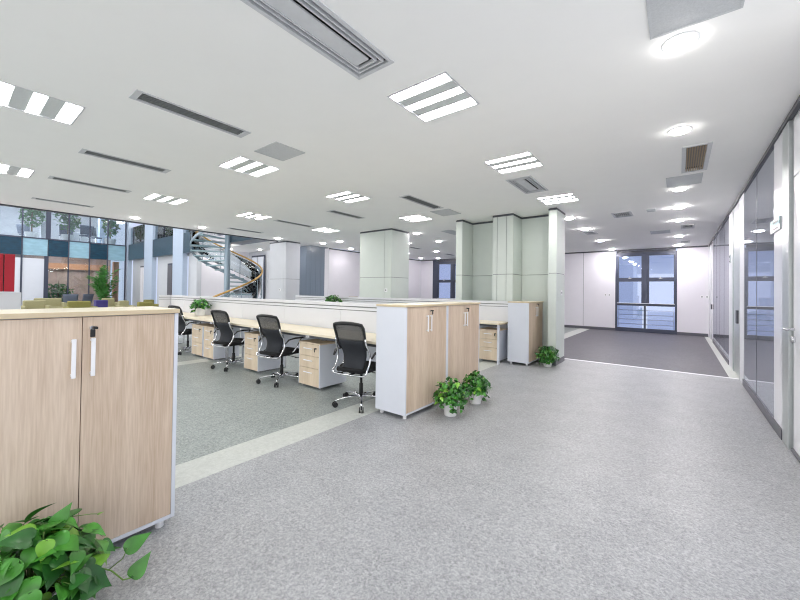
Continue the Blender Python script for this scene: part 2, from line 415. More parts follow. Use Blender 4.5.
# door 1 (nearest)
d1 = tag(empty('door_1', (XR, 4.2, 0)), 'white flush door nearest the camera with lever handle', None, None, 'structure')
def dbx(par, name, m, x0, x1, y0, y1, z0, z1, oy, bev=.002): return MB().box(x0-XR, x1-XR, y0-oy, y1-oy, z0, z1).build(name, m, par, bev)
dbx(d1, 'door_leaf', 'glosswhite', XR+.02, XR+.07, 3.72, 4.64, .03, 2.42, 4.2)
dbx(d1, 'transom_panel', 'glosswhite', XR+.02, XR+.07, 3.0, 4.64, 2.435, H3-.05, 4.2)
dbx(d1, 'side_panel', 'glosswhite', XR+.02, XR+.07, 3.0, 3.7, .03, 2.42, 4.2)
dbx(d1, 'jamb', 'alu', XR-.004, XR+.09, 4.68, 4.93, 0, H3-.045, 4.2)
dbx(d1, 'door_seal', 'darktrim', XR+.03, XR+.09, 4.64, 4.68, 0, H3-.045, 4.2)
dbx(d1, 'threshold', 'skirting', XR+.005, XR+.08, 3.0, 4.64, 0, .03, 4.2)
hd = MB().tube([(.02, .39, 1.08), (-.035, .39, 1.08)], .011, 10).build('handle_rose', 'silver', d1, smooth=True)
MB().tube([(-.035, .40, 1.08), (-.05, .375, 1.082), (-.05, .25, 1.082)], .011, 10).build('lever', 'silver', hd, smooth=True)
MB().tube([(.02, .39, .99), (-.002, .39, .99)], .028, 16).build('lock_cover', 'silver', d1, smooth=True)
# posts, glazing
rstruct('trim_10', 'glosswhite', 4.93, 5.33, .1, H3-.045, 'white wall panel carrying the small teal sign')
rstruct('baseboard_right', 'skirting', 4.93, 7.56, 0, .1, None, XR-.01, .11)
rstruct('baseboard_right', 'skirting', 9.57, 13.77, 0, .1, None, XR-.01, .11)
def glazing(n, cuts, label):
    y0, y1 = cuts[0], cuts[-1]
    w = tag(empty(n, (XR, (y0+y1)/2, 0)), label, None, None, 'structure'); oy = (y0+y1)/2
    for a, b in zip(cuts, cuts[1:]): dbx(w, 'pane', 'mirrorglass', XR+.004, XR+.014, a+.004, b-.004, .1, H3-.045, oy, 0)
    for c in cuts[1:-1]: dbx(w, 'joint_strip', 'darktrim', XR+.002, XR+.02, c-.008, c+.008, .1, H3-.045, oy, 0)
    dbx(w, 'backing', 'darktrim', XR+.022, XR+.09, y0, y1, .1, H3-.045, oy, 0)
    return w
glazing('window_3', [5.33, 6.41, 7.54], 'dark reflective glass panels beside the nearest door')
glazing('window_4', [9.57, 10.6, 11.65, 12.7, 13.77], 'dark reflective glass panels farther along the corridor')
rstruct('trim_11', 'white', 7.54, 7.97, 0, H3-.045, 'white post between dark glass and second door', XR, .1)
rstruct('trim_12', 'white', 9.05, 9.57, 0, H3-.045, 'white post between second door and far glass', XR, .1)
d2 = tag(empty('door_2', (XR, 8.5, 0)), 'second door along the corridor with grey leaf', None, None, 'structure')
dbx(d2, 'jamb', 'alu', XR-.002, XR+.09, 7.97, 8.07, 0, H3-.045, 8.5); dbx(d2, 'jamb', 'alu', XR-.002, XR+.09, 8.86, 9.05, 0, H3-.045, 8.5)
dbx(d2, 'door_leaf', 'alu', XR+.008, XR+.06, 8.08, 8.85, .02, 2.44, 8.5)
dbx(d2, 'transom_panel', 'glosswhite', XR+.008, XR+.06, 8.08, 8.85, 2.47, H3-.05, 8.5)
dbx(d2, 'handle', 'skirting', XR-.02, XR+.02, 8.2, 8.34, .9, 1.12, 8.5)
d3 = tag(empty('door_3', (XR, 14.4, 0)), 'farthest white door at the corridor end', None, None, 'structure')
dbx(d3, 'jamb', 'white', XR-.002, XR+.09, 13.77, 13.95, 0, H3-.045, 14.4); dbx(d3, 'jamb', 'white', XR-.002, XR+.09, 14.85, 15.0, 0, H3-.045, 14.4)
dbx(d3, 'door_leaf', 'glosswhite', XR+.008, XR+.06, 13.95, 14.85, .02, H3-.06, 14.4)
dbx(d3, 'handle', 'skirting', XR-.03, XR+.02, 14.05, 14.12, .95, 1.1, 14.4)
rstruct('trim_13', 'white', 15.0, 15.5, 0, H3-.045, 'white wall strip in the corridor far corner')

# ================================================================= CEILING FITTINGS
def fixture(x, y, lab):
    r = empty('ceiling_light', (x, y, H3), 0, lab, 'ceiling light', 'recessed three tube ceiling lights')
    s = FS-.003
    h = MB(); h.box(-s, s, -s, s, .03, .06)
    h.box(-s, s, -s, -s+.012, -.003, .03); h.box(-s, s, s-.012, s, -.003, .03); h.box(-s, -s+.012, -s+.012, s-.012, -.003, .03); h.box(s-.012, s, -s+.012, s-.012, -.003, .03)
    h.build('housing', 'ventlight', r)
    w = .034
    for k in (-1, 0, 1):
        MB().box(-s+.016, s-.016, k*.215-w, k*.215+w, .008, .016).build('diffuser', 'tube', r)
    for k in (-.5, .5):
        MB().box(-s+.016, s-.016, k*.2-.055, k*.2+.055, .004, .012).build('grey_infill', 'perf', r)
    return r
FLAB = ['largest three-tube ceiling light, in the corridor-side row nearest the top of the picture',
        'second three-tube ceiling light of the row above the tall cabinets, next to a slatted diffuser',
        'third three-tube ceiling light of the row above the tall cabinets, beside the right pilaster',
        'three-tube ceiling light with wide glowing squares at the left picture edge',
        'three-tube ceiling light beside the grey square access panel above the chairs',
        'three-tube ceiling light above the second chair row, second from the grey access panel',
        'three-tube ceiling light just in front of the sage column, to its right',
        'small three-tube ceiling light at the left picture edge above the atrium glass',
        'three-tube ceiling light left of the middle, nearest the atrium and spiral stair',
        'three-tube ceiling light above the spiral stair',
        'farthest left three-tube ceiling light, between sage column and atrium column',
        'three-tube ceiling light just above the picture top over the corridor edge']
for (x, y), l in zip(FX, FLAB):
    if l is FLAB[-1]: continue
    fixture(x, y, l)
# the one behind the top edge of the frame still lights the room
fixture(FX[-1][0], FX[-1][1], FLAB[-1])

def slot(h, lab):
    x0, x1, y0, y1 = h; cx, cy = (x0+x1)/2, (y0+y1)/2; a, b = (x1-x0)/2, (y1-y0)/2
    r = empty('linear_diffuser', (cx, cy, H3), 0, lab, 'air diffuser', 'long slot air diffusers')
    f = MB(); e = .018
    f.box(-a-e, -a+.004, -b-e, b+e, -.006, .02); f.box(a-.004, a+e, -b-e, b+e, -.006, .02); f.box(-a, a, -b-e, -b+.03, -.006, .02); f.box(-a, a, b-.03, b+e, -.006, .02)
    f.build('frame', 'ventlight', r)
    s = MB(); s.box(-a, a, -b, b, .045, .06)
    n = 5
    for k in range(n):
        xx = -a+(k+.5)*2*a/n; s.box(xx-.004, xx+.004, -b+.03, b-.03, .002, .045)
    s.build('slats', 'slotdark', r)
SL = ['long slot air diffuser nearest the camera, upper left beside the big slatted diffuser', 'second long slot air diffuser from the top left, pointing to the atrium lights',
      'third long slot air diffuser from the top left, above the plant and first chair', 'slot air diffuser farthest left, just above the atrium glass',
      'thin slot air diffuser between two lights above the third chair', 'thin slot air diffuser in front of the sage column, on its left',
      'slot air diffuser right of the sage column, near the access panel', 'thin slot air diffuser close to the atrium edge above the spiral stair',
      'far slot air diffuser seen right of the sage column', 'farthest slot air diffuser before the small back window']
for h, l in zip(slots, SL): slot(h, l)

def slatted(h, lab):
    x0, x1, y0, y1 = h; cx, cy = (x0+x1)/2, (y0+y1)/2; a, b = (x1-x0)/2, (y1-y0)/2
    r = empty('slatted_diffuser', (cx, cy, H3), 0, lab, 'air diffuser')
    MB().box(-a, a, -b, b, .09, .1).build('duct', 'black', r)
    # concentric louvre rings stepping inwards
    for k in range(3):
        i = .034*k; o = -.02 if k == 0 else 0
        A, B = a-i-o, b-i-o; t = .012
        g = MB(); z0, z1 = -.006, .02
        def ring(A, B, t, z0, z1):
            g.box(-A, -A+t, -B, B, z0, z1); g.box(A-t, A, -B, B, z0, z1); g.box(-A+t, A-t, -B, -B+t, z0, z1); g.box(-A+t, A-t, B-t, B, z0, z1)
        ring(A, B, .028 if k == 0 else .01, z0, z1)
        g.build('louvre', 'ventlight', r)
    MB().box(-.075, .045, -b+.11, b-.11, -.002, .01).build('centre_plate', 'ventlight', r)
    s = MB()
    for k in (-1, 1): s.box(-a+.01, a-.01, k*b*.45-.004, k*b*.45+.004, .02, .03)
    s.build('cross_bar', 'silver', r)
slatted(difs[0], 'large slatted ceiling air diffuser at the top centre of the picture')
slatted(difs[1], 'small slatted ceiling air diffuser between two lights above the tall cabinets')

def plate(x0, x1, y0, y1, lab, name='access_panel', m='ventgrey'):
    r = empty(name, ((x0+x1)/2, (y0+y1)/2, H3), 0, lab, 'ceiling panel'); a, b = (x1-x0)/2, (y1-y0)/2
    f = MB(); t = .014
    f.box(-a, -a+t, -b, b, -.008, 0); f.box(a-t, a, -b, b, -.008, 0); f.box(-a+t, a-t, -b, -b+t, -.008, 0); f.box(-a+t, a-t, b-t, b, -.008, 0)
    f.build('frame', m, r); MB().box(-a+t, a-t, -b+t, b-t, -.005, 0).build('panel_face', m, r)
plate(-3.95, -3.5, 2.23, 2.62, 'grey square access panel beside a three-tube light')
plate(-4.0, -3.57, 6.08, 6.6, 'pale square access panel on the ceiling right of the sage column')
plate(-.15, .28, 2.25, 2.75, 'large grey ceiling panel at the top right over the corridor')
plate(-.15, .25, 6.2, 6.74, 'grey ceiling panel just before the third corridor downlight')
plate(-.6, -.18, 11.2, 11.78, 'far grey ceiling panel above the corridor window')
plate(-.5, -.36, 8.3, 8.55, 'tiny grey ceiling plate left of the fourth corridor downlight')
plate(-5.05, -4.72, 8.2, 9.0, 'far grey ceiling panel just left of the panelled wall')

def grille(h, lab, m, horiz=False):
    x0, x1, y0, y1 = h; a, b = (x1-x0)/2, (y1-y0)/2
    r = empty('ceiling_grille', ((x0+x1)/2, (y0+y1)/2, H3), 0, lab, 'ceiling grille')
    f = MB(); e = .04
    f.box(-a-e, -a, -b-e, b+e, -.008, .01); f.box(a, a+e, -b-e, b+e, -.008, .01); f.box(-a, a, -b-e, -b, -.008, .01); f.box(-a, a, b, b+e, -.008, .01)
    f.build('frame', 'ventlight', r); MB().box(-a, a, -b, b, .05, .06).build('duct', 'slotdark', r)
    s = MB(); n = 8
    for k in range(n):
        xx = -a+(k+.5)*2*a/n; s.box(xx-.006, xx+.006, -b, b, -.002, .02)
    s.build('slats', m, r)
grille(grl[0], 'ceiling grille with brownish slats between the second and third corridor downlights', 'slatwood')
grille(grl[1], 'dark ceiling grille left of the corridor downlights, nearest of its side', 'ventgrey')
grille(grl[2], 'white framed ceiling grille beside the fifth corridor downlight', 'ventgrey')
grille(grl[3], 'farthest framed ceiling grille before the corridor window', 'ventgrey')
grille(grl[4], 'ceiling grille among the left row of corridor downlights', 'ventgrey')

def downlight(x, y, lab, z=H3, r=.088):
    o = empty('downlight', (x, y, z), 0, lab, 'downlight', 'round recessed downlights')
    MB().lathe([(r*1.0, 0), (r*1.13, 0), (r*1.13, -.004), (r*1.0, -.008)], n=28).build('trim_ring', 'ventlight', o, smooth=False)
    MB().lathe([(r*.96, -.008), (r*.94, -.014), (r*.7, -.024), (r*.3, -.028)], n=28).build('lens', ('downfar' if x > -3 else 'downoffice') if y > 8 and z == H3 else 'down', o)
for x, y, l in [(0, 2.9, 'largest round downlight, nearest the camera over the corridor'), (0, 4.47, 'second round downlight of the corridor row, before the brown slatted grille'),
    (0, 6.95, 'third round downlight of the corridor row, touching a grey ceiling panel'), (0, 8.39, 'fourth round downlight of the corridor row'),
    (0, 9.85, 'fifth round downlight of the corridor row'), (0, 12.54, 'sixth round downlight of the corridor row'), (-.03, 14.8, 'last round downlight of the corridor row, over the window'),
    (-1.88, 8.33, 'round downlight just right of the right pilaster'), (-1.88, 9.96, 'second round downlight from the right pilaster'), (-1.9, 12.38, 'third round downlight from the right pilaster'),
    (-1.92, 14.94, 'fourth round downlight from the right pilaster, at the back wall'),
    (-9.94, 2.72, 'round downlight at the atrium edge, nearest the camera'), (-9.98, 4.21, 'round downlight at the atrium edge above the spiral stair'), (-10.02, 6.5, 'round downlight in front of the atrium column'),
    (-9.71, 8.07, 'round downlight above the blue panelled wall'), (-8.9, 8.1, 'round downlight above the white side wall, nearest its front end'), (-10.06, 9.75, 'round downlight left of the sage column'),
    (-5.8, 8.15, 'round downlight just right of the sage column'), (-6.1, 9.8, 'round downlight second behind the sage column on its right'), (-7.25, 9.65, 'round downlight hugging the right side of the sage column'),
    (-7.7, 12.2, 'round downlight in the far office above the small window'), (-9.15, 12.2, 'far round downlight beside the far slot diffuser'),
    (-9.9, 14.3, 'farthest round downlight left of the small window'), (-9.2, 14.75, 'farthest round downlight directly before the small window')]:
    downlight(x, y, l)
downlight(-15.1, 8.9, 'round downlight in the soffit behind the spiral stair', 3.2)

# ================================================================= CABINETS
def cabinet(name, loc, W, lab, D=.42, feet='pot', key=True, H=1.205, hz=0.):
    r = empty(name, loc, PI/2, lab, 'cabinet', 'tall wood and white storage cabinets')
    # local: x along the front, front at y=0 facing -y
    t = .02; z0 = .05; z1 = H-.025
    b = MB(); b.box(0, t, 0, D, z0, z1).box(W-t, W, 0, D, z0, z1).box(t, W-t, 0, D, z0, z0+t).box(t, W-t, D-.012, D, z0+t, z1).box(t, W-t, .02, D-.012, z1-t, z1)
    b.box(t, W-t, .03, D-.012, .6, .62)
    b.build('carcass', 'cabwhite', r, .0015)
    MB().box(-.004, W+.004, -.008, D+.004, z1+.001, H).build('top', ['creamedge', 'creamtop'], r, .002)
    tp = [o for o in kids(r) if o.name.startswith('top')][0]
    for pz in tp.data.polygons:
        if pz.normal.z > .9: pz.material_index = 1
    g = .0015; mid = W/2
    for i, (a, c) in enumerate(((t+g, mid-g), (mid+g, W-t-g))):
        d = MB().box(a, c, .001, .019, z0+t+g, z1-.003).build('door', 'oak', r, .001)
        hx = mid-.042 if i == 0 else mid+.03
        hb = MB().box(hx, hx+.017, -.026, -.018, .912+hz, 1.1+hz).box(hx, hx+.017, -.02, .001, .92+hz, .932+hz).box(hx, hx+.017, -.02, .001, 1.083+hz, 1.095+hz)
        hb.build('handle', 'handlewhite', d, .002)
        if i == 1 and key:
            k = MB().tube([(hx+.006, .001, 1.148+hz), (hx+.006, -.012, 1.148+hz)], .011, 12).build('lock', 'silver', d)
            kk = MB().box(hx+.003, hx+.022, -.042, -.012, 1.143+hz, 1.156+hz).box(hx-.008, hx+.012, -.04, -.034, 1.106+hz, 1.143+hz)
            kk.build('key', 'black', k, .003)
    for fx in (.06, W-.06):
        for fy in (.05, D-.05):
            MB().lathe([(.02, 0), (.022, .004), (.02, .012), (.02, z0)], (fx, fy, 0), 16).build('foot', 'pot', r, smooth=False)
    return r
cabinet('storage_cabinet', (-2.3, .0, 0), .85, 'tall wood-door cabinet in the left foreground with two long handles', H=1.25, hz=.02)
cabinet('storage_cabinet', (-2.27, 3.02, 0), .85, 'tall cabinet in the picture middle showing its whole white side', H=1.222)
cabinet('storage_cabinet', (-2.27, 3.88, 0), .905, 'tall cabinet joined behind the middle one, next to the aisle', H=1.222)
cabinet('storage_cabinet', (-2.2, 6.72, 0), .88, 'far tall cabinet standing before the right pilaster', D=.40, H=1.2)

# ================================================================= DESKS
ZT = .78
def desk(x0, x1, yf, yb, lab, legs=(1, 1), group='cream workbench desks'):
    r = empty('desk', ((x0+x1)/2, yf, 0), 0, lab, 'desk', group); w = (x1-x0)/2; d = yb-yf
    tp = MB().box(-w, w, 0, d, ZT-.03, ZT).build('desktop', ['creamedge', 'creamtop'], r, .002)
    for pz in tp.data.polygons:
        if pz.normal.z > .9 or pz.normal.y < -.9: pz.material_index = 1
    MB().box(-w+.05, w-.05, d-.05, d-.03, .3, ZT-.06).build('modesty_panel', 'cabwhite', r)
    MB().box(-w+.03, w-.03, .05, .09, ZT-.07, ZT-.032).build('front_rail', 'darktrim', r)
    for s, on in zip((-1, 1), legs):
        if on:
            x = s*(w-.02)
            MB().box(x-.018, x+.018, .02, d-.02, ZT-.07, ZT-.0305).box(x-.018, x+.018, .3, .34, .02, ZT-.07).box(x-.018, x+.018, .15, d-.03, 0, .02).build('leg', 'silver', r, .002)
    return r
DX = [-2.69, -4.03, -5.46, -6.89, -8.32, -9.75]
names = ['cream desk next to the middle tall cabinet', 'cream desk between the two nearest-together chairs and a pedestal', 'cream desk of the third place from the tall cabinet',
         'cream desk over the pair of pedestals with the white pot beyond', 'cream desk carrying the potted plant, farthest left']
for i, (a, b) in enumerate(zip(DX, DX[1:])): desk(b+.002, a-.002, 3.08, 3.70, names[i])
# end desk piece up to the end screen
desk(-10.55, -9.754, 3.08, 3.70, 'short end of the cream desk row beside the end screen')

def screen(x0, x1, y, lab, group, z0=.70, z1=1.19, rot=0):
    w = (x1-x0)/2
    r = empty('desk_screen', ((x0+x1)/2, y, 0), rot, lab, 'desk screen', group)
    MB().box(-w+.003, w-.003, -.02, .02, z0, z1-.115).build('panel', 'white', r, .002)
    MB().box(-w+.003, w-.003, -.008, .008, z1-.115, z1-.02).build('spacer', 'slotdark', r)
    MB().box(-w+.003, w-.003, -.018, .018, z1-.103, z1-.065).build('rail', 'white', r, .002)
    MB().box(-w+.003, w-.003, -.024, .024, z1-.05, z1).build('top_rail', 'white', r, .003)
    if z0 > .1:
        for a in (-w+.003, w-.02): MB().box(a, a+.017, -.015, .015, 0, z0).build('leg', 'silver', r)
    return r
sl = ['white desk screen next to the middle tall cabinet', 'white desk screen behind the nearest chair', 'white desk screen behind the second chair', 'white desk screen behind the third chair and beside the pedestal pair',
      'white desk screen behind the potted desk plant']
for i, (a, b) in enumerate(zip(DX, DX[1:])): screen(b, a, 3.73, sl[i], 'front row desk screens')
screen(-10.57, -9.75, 3.73, 'short white desk screen at the far left of the front row', 'front row desk screens')
e = screen(-.15, .15, 0, 'plain white end screen closing the front desk row at the left', None, .0, 1.19, PI/2); e.location = (-10.6, 3.6, 0)
# second row, behind
DX2 = [-2.69, -4.12, -5.55, -6.98, -8.41, -9.84]
for i, (a, b) in enumerate(zip(DX2, DX2[1:])):
    screen(b, a, 7.09, 'far desk screen beside the far tall cabinet' if i == 0 else 'far white desk screen of the second row, screen %s from the far cabinet' % ['', 'second', 'third', 'fourth', 'fifth'][i], 'second row desk screens')
d_ = desk(-4.1, -2.69, 6.5, 7.06, 'cream desk in the second row beside the far tall cabinet', (1, 0))
MB().box(.665, .70, .02, .07, 0, ZT-.031).build('side_panel', 'cabwhite', d_, .002)
desk(-5.53, -4.104, 6.5, 7.06, 'cream desk in the second row, second from the far cabinet', (1, 1))
# third row
for i in range(4):
    x1 = -5.3-1.43*i
    screen(x1-1.43, x1, 10.6, ['right-most far screen of the third row, under the small window', 'third row screen left of the one under the small window', 'third row screen seen over the screens before the white side wall', 'left-most third row screen near the blue panelled wall'][i], 'third row desk screens', .7, 1.12)
screens_low = box('low_cabinet', 'white', (-.8, .8, 0, .4, 0, 1.1), None, .004, (-11.6, 8.7, 0)); tag(screens_low, 'low white cabinet in front of the blue panelled wall', 'cabinet')

# ---- pedestals --------------------------------------------------------
def pedestal(x0, lab, W=.42, yf=3.16, D=.5, group='three drawer pedestals'):
    r = empty('drawer_pedestal', (x0, yf, 0), 0, lab, 'drawer pedestal', group)
    z0, z1 = .04, .64
    t = .014
    MB().box(0, t, .0, D, z0, z1-.02).box(W-t, W, .0, D, z0, z1-.02).box(t, W-t, 0.02, D, z0, z0+t).box(t, W-t, D-.01, D, z0+t, z1-.02).build('carcass', 'cabwhite', r, .001)
    MB().box(-.003, W+.003, -.004, D+.003, z1-.02, z1).build('top', 'oakpale', r, .002)
    hs = [(z0+.004, z0+.245), (z0+.25, z0+.41), (z0+.415, z1-.024)]
    for i, (a, b) in enumerate(hs):
        d = MB().box(t+.001, W-t-.001, -.002, .018, a, b).box(t+.02, W-t-.02, .018, D-.03, a+.02, b-.03).build('drawer', 'oakpale', r, .001)
        zc = b-.06
        MB().box(W*.28, W*.68, -.022, -.014, zc-.006, zc+.008).box(W*.3, W*.32, -.016, -.002, zc-.004, zc+.006).box(W*.64, W*.66, -.016, -.002, zc-.004, zc+.006).build('handle', 'handlewhite', d, .002)
        if i == 2:
            k = MB().tube([(W*.84, -.002, zc+.01), (W*.84, -.014, zc+.01)], .01, 10).build('lock', 'silver', d)
            MB().box(W*.84-.014, W*.84+.016, -.036, -.012, zc+.006, zc+.02).box(W*.84-.012, W*.84+.004, -.034, -.028, zc-.035, zc+.006).build('key', 'black', k, .003)
    for fx in (.05, W-.05):
        for fy in (.06, D-.06): MB().lathe([(.018, 0), (.018, .03), (.012, .04)], (fx, fy, 0), 12).build('foot', 'silver', r)
    return r
pedestal(-4.29, 'drawer pedestal nearest the camera, between the two right-hand chairs', .46)
pedestal(-5.80, 'single drawer pedestal left of the second chair from the right', .44)
pedestal(-7.33, 'right one of the two drawer pedestals standing side by side', .43)
pedestal(-7.87, 'left one of the two drawer pedestals standing side by side', .5)
pedestal(-3.16, 'far drawer pedestal under the desk beside the far tall cabinet', .42, 6.62)

# ================================================================= CHAIRS
def bx_(u):  # half width of the back by height fraction
    return .145+.052*math.sin(min(1, u*1.15)*PI*.5)**1.3
def by_(u):  # back profile: rearward at bottom, lumbar forward, rearward at top
    return -.215+.07*math.sin(min(1, u/.55)*PI)*(1 if u < .55 else 1)-.09*max(0, (u-.5)/.5)**1.4
def back_pt(u, v, w=1.0, dy=0):
    z = .44+.56*u; hw = bx_(u)*w
    if u > .88: hw *= math.sqrt(max(0, 1-((u-.88)/.125)**2*.16))
    x = (v*2-1)*hw
    curve = -.045*(1-(v*2-1)**2)
    return (x, by_(u)+dy+curve*.8, z-.012*abs(v*2-1)**3*(1 if u > .9 else 0))
def chair(lab):
    r = empty('office_chair', (0, 0, 0), 0, lab, 'office chair', 'black mesh office chairs at the front desks')
    # five star base
    MB().lathe([(.03, .06), (.042, .075), (.04, .115), (.028, .125)], n=16).build('hub', 'chrome', r, smooth=True)
    for k in range(5):
        a = -.985+k*2*PI/5; c, s = math.cos(a), math.sin(a)
        arm = MB().tube([(c*.03, s*.03, .105), (c*.14, s*.14, .108), (c*.27, s*.27, .09), (c*.315, s*.315, .072)], [.022, .018, .013, .011], 8, .7).build('base_arm', 'chrome', r, smooth=True)
        w = MB(); cx, cy = c*.32, s*.32
        for q in (-1, 1):
            o = Vector((-s, c, 0))*.016*q; dr = Vector((-s, c, 0))*.011*q
            p0 = Vector((cx, cy, .031))+o-dr*.4
            w.tube([p0, p0+dr*1.2], .031, 14)
        w.tube([(cx, cy, .03), (cx, cy, .072)], .008, 8)
        w.build('caster', 'black', arm)
    MB().lathe([(.024, .12), (.024, .25), (.015, .252), (.015, .39)], n=14).build('gas_lift', 'black', r, smooth=True)
    m = MB().box(-.09, .09, -.14, .13, .39, .43).tube([(.05, .02, .40), (.27, .02, .385)], .006, 6).tube([(-.05, 0, .40), (-.27, -.03, .36)], .006, 6).box(.25, .31, .0, .035, .378, .386).box(-.33, -.26, -.05, -.01, .345, .355)
    m.build('mechanism', 'black', r, .004)
    # seat cushion
    def seat(u, v):
        x = (u*2-1); y = (v*2-1)
        k = .245*(1-.12*max(0, -y))
        z = .495-.012*(x*x)-.03*max(0, y-.5)**2*4-.02*abs(y)**4
        return (x*k*(1-.1*abs(y)**6), .03+y*.235*(1-.08*abs(x)**6), z)
    MB().grid(seat, 14, 14, .055).build('seat', 'blackseat', r, smooth=True, bevel=.008)
    # back
    MB().grid(lambda u, v: back_pt(u*.64, 1-v, .96), 16, 12, .014).build('backrest', 'blackmesh', r, smooth=True)
    MB().grid(lambda u, v: back_pt(.64+u*.345, 1-v, .95), 8, 12, .003).build('mesh_panel', 'sheermesh', r, smooth=True)
    MB().tube([(x*.2, by_(0)-.03, .455) for x in (-.85, -.4, 0, .4, .85)], .026, 10).build('lumbar_roll', 'blackseat', r, smooth=True)
    pts = [back_pt(u, 0) for u in [i/18 for i in range(8, 18)]]+[back_pt(.985+.015*math.sin(v*PI), v) for v in [i/12 for i in range(0, 13)]]+[back_pt(u, 1) for u in [i/18 for i in range(17, 7, -1)]]
    MB().tube(pts, [.014+.007*math.sin(i/(len(pts)-1)*PI)**2 for i in range(len(pts))], 8).build('back_frame', 'black', r, smooth=True)
    # chrome side tubes sweeping down, looping behind the seat
    L = []
    def side(s):
        q = []
        for i in range(0, 13):
            u = .68-.62*i/12; w = bx_(u)+.010+.065*math.sin(i/12*PI*.5)**1.5
            q.append((s*w, by_(u)-.012-.02*(i/12), .44+.56*u))
        q += [(s*.232, -.262, .44), (s*.222, -.265, .415), (s*.19, -.255, .402)]
        return q
    path = side(-1)+[(-.08, -.245, .395), (.08, -.245, .395)]+side(1)[::-1]
    MB().tube(path, .0105, 8).build('tube_frame', 'chrome', r, smooth=True)
    MB().tube([(0, -.245, .395), (0, -.18, .40), (0, -.1, .405)], .02, 8, .5).build('back_bracket', 'black', r, smooth=True)
    for s in (-1, 1):
        ar = MB().tube([(s*.262, -.20, .60), (s*.275, -.14, .655), (s*.278, -.02, .668), (s*.275, .12, .662), (s*.27, .17, .65)], [.012, .02, .024, .024, .015], 8, .5).build('armrest', 'black', r, smooth=True)
        MB().tube([(s*.275, .11, .655), (s*.272, .04, .56), (s*.255, -.02, .475), (s*.2, -.04, .44)], .009, 8).build('arm_strut', 'chrome', ar, smooth=True)
    return r
ch = chair('black mesh office chair nearest the camera, beside the white cabinet side')
ch.location = (-3.03, 3.14, 0); ch.rotation_euler = (0, 0, .2)
dup(ch, (-4.66, 3.13, 0), .18, 'second black mesh office chair from the tall cabinet, left of the nearest pedestal')
dup(ch, (-6.13, 3.15, 0), .16, 'third black mesh office chair from the tall cabinet, beside the pedestal pair')
dup(ch, (-8.28, 3.25, 0), .16, 'farthest black mesh office chair, half hidden by the foreground cabinet')

# ================================================================= PLANTS
def heart_leaf(mb, base, d, nrm, L, W, droop=.3, cup=.12, mi=0):
    """a heart-shaped leaf: base point, direction, normal"""
    mb.cm = mi
    d = Vector(d).normalized(); n = Vector(nrm); n = (n-d*n.dot(d)).normalized(); s = d.cross(n)
    prof = [(-.12, .0), (-.11, .2), (-.06, .36), (.03, .46), (.13, .5), (.25, .495), (.38, .44), (.5, .36), (.62, .265), (.74, .175), (.86, .085), (.94, .03), (1.0, 0.0)]
    vs = []; fs = []
    for t, w in prof:
        tt = max(0, t)
        c = Vector(base)+d*L*(t+.1)-n*L*droop*tt*tt
        dn = -n*0
        for q in (-1, -.55, 0, .55, 1):
            vs.append(c+s*W*w*q+n*(abs(q)-.6*q*q)*W*w*cup*4)
    for i in range(len(prof)-1):
        for k in range(4):
            a = i*5+k; fs.append((a, a+1, a+6, a+5))
    # notch at heart base
    vs[2] = vs[2]+d*L*.12; vs[7] = vs[7]+d*L*.08
    mb.add(vs, fs); mb.cm = 0

def pot(par, r0, r1, h, m='pot'):
    MB().lathe([(r0*.96, 0), (r0, .005), (r1*.97, h*.86), (r1*1.05, h*.87), (r1*1.05, h), (r1*.93, h), (r1*.9, h*.9)], n=28).build('plant_pot', m, par, smooth=False, bevel=.001)
    MB().lathe([(r1*.9, h*.86), (r1*.9, h*.9)], n=20).build('soil', 'soil', par)

def pothos(name, loc, lab, h, R, n, L, ph, pr, seed, zc=None, cat='plant', group=None, low=0., dark=.5, xmin=None):
    rr = random.Random(seed)
    r = empty(name, loc, 0 if xmin else rr.random()*6, lab, cat, group)
    pot(r, pr*.78, pr, ph)
    lf = MB(); st = MB()
    c = Vector((0, 0, ph*.95))
    for i in range(n):
        a = rr.random()*2*PI; sz = rr.uniform(-.12+low, 1.0)
        if rr.random() < .06: sz = -.5
        hz = math.sqrt(max(0, 1-sz*sz))
        u = Vector((math.cos(a)*hz, math.sin(a)*hz, sz))
        rad = rr.uniform(.5, 1.0)**.6*rr.uniform(.88, 1.08)
        tip = c+Vector((u.x*R*rad, u.y*R*rad, (u.z*h if u.z > 0 else u.z*ph*1.2)*rad+.02))
        oh = Vector((math.cos(a), math.sin(a), 0)); tg = Vector((-math.sin(a), math.cos(a), 0))
        out = oh*rr.uniform(.2, 1)+tg*rr.uniform(-.9, .9)+Vector((0, 0, rr.uniform(-.8, .35)))
        nn = u*.8+Vector((0, 0, .45))+Vector((rr.uniform(-.5, .5), rr.uniform(-.5, .5), rr.uniform(-.2, .3)))
        l = L*rr.uniform(.7, 1.15); out.normalize()
        mi = 1 if rr.random() < dark else (2 if rr.random() < .16 else 0)
        if xmin and tip.x < xmin+l*.6:
            tip.x = xmin+l*.6; out.x = abs(out.x)*.3; nn.x = abs(nn.x)+.3
        heart_leaf(lf, tip-out*l*.45, out, nn, l, l*.8, rr.uniform(.05, .4), rr.uniform(.03, .2), mi)
        if i % 3 == 0: st.tube([c, c+(tip-c)*.5+Vector((0, 0, .03)), tip-out*l*.45], [.003, .0025, .0015], 5)
    lf.build('leaves', ['leaf', 'leafdark', 'leaflime'], r, smooth=True)
    st.build('stems', 'stem', r, smooth=True)
    return r
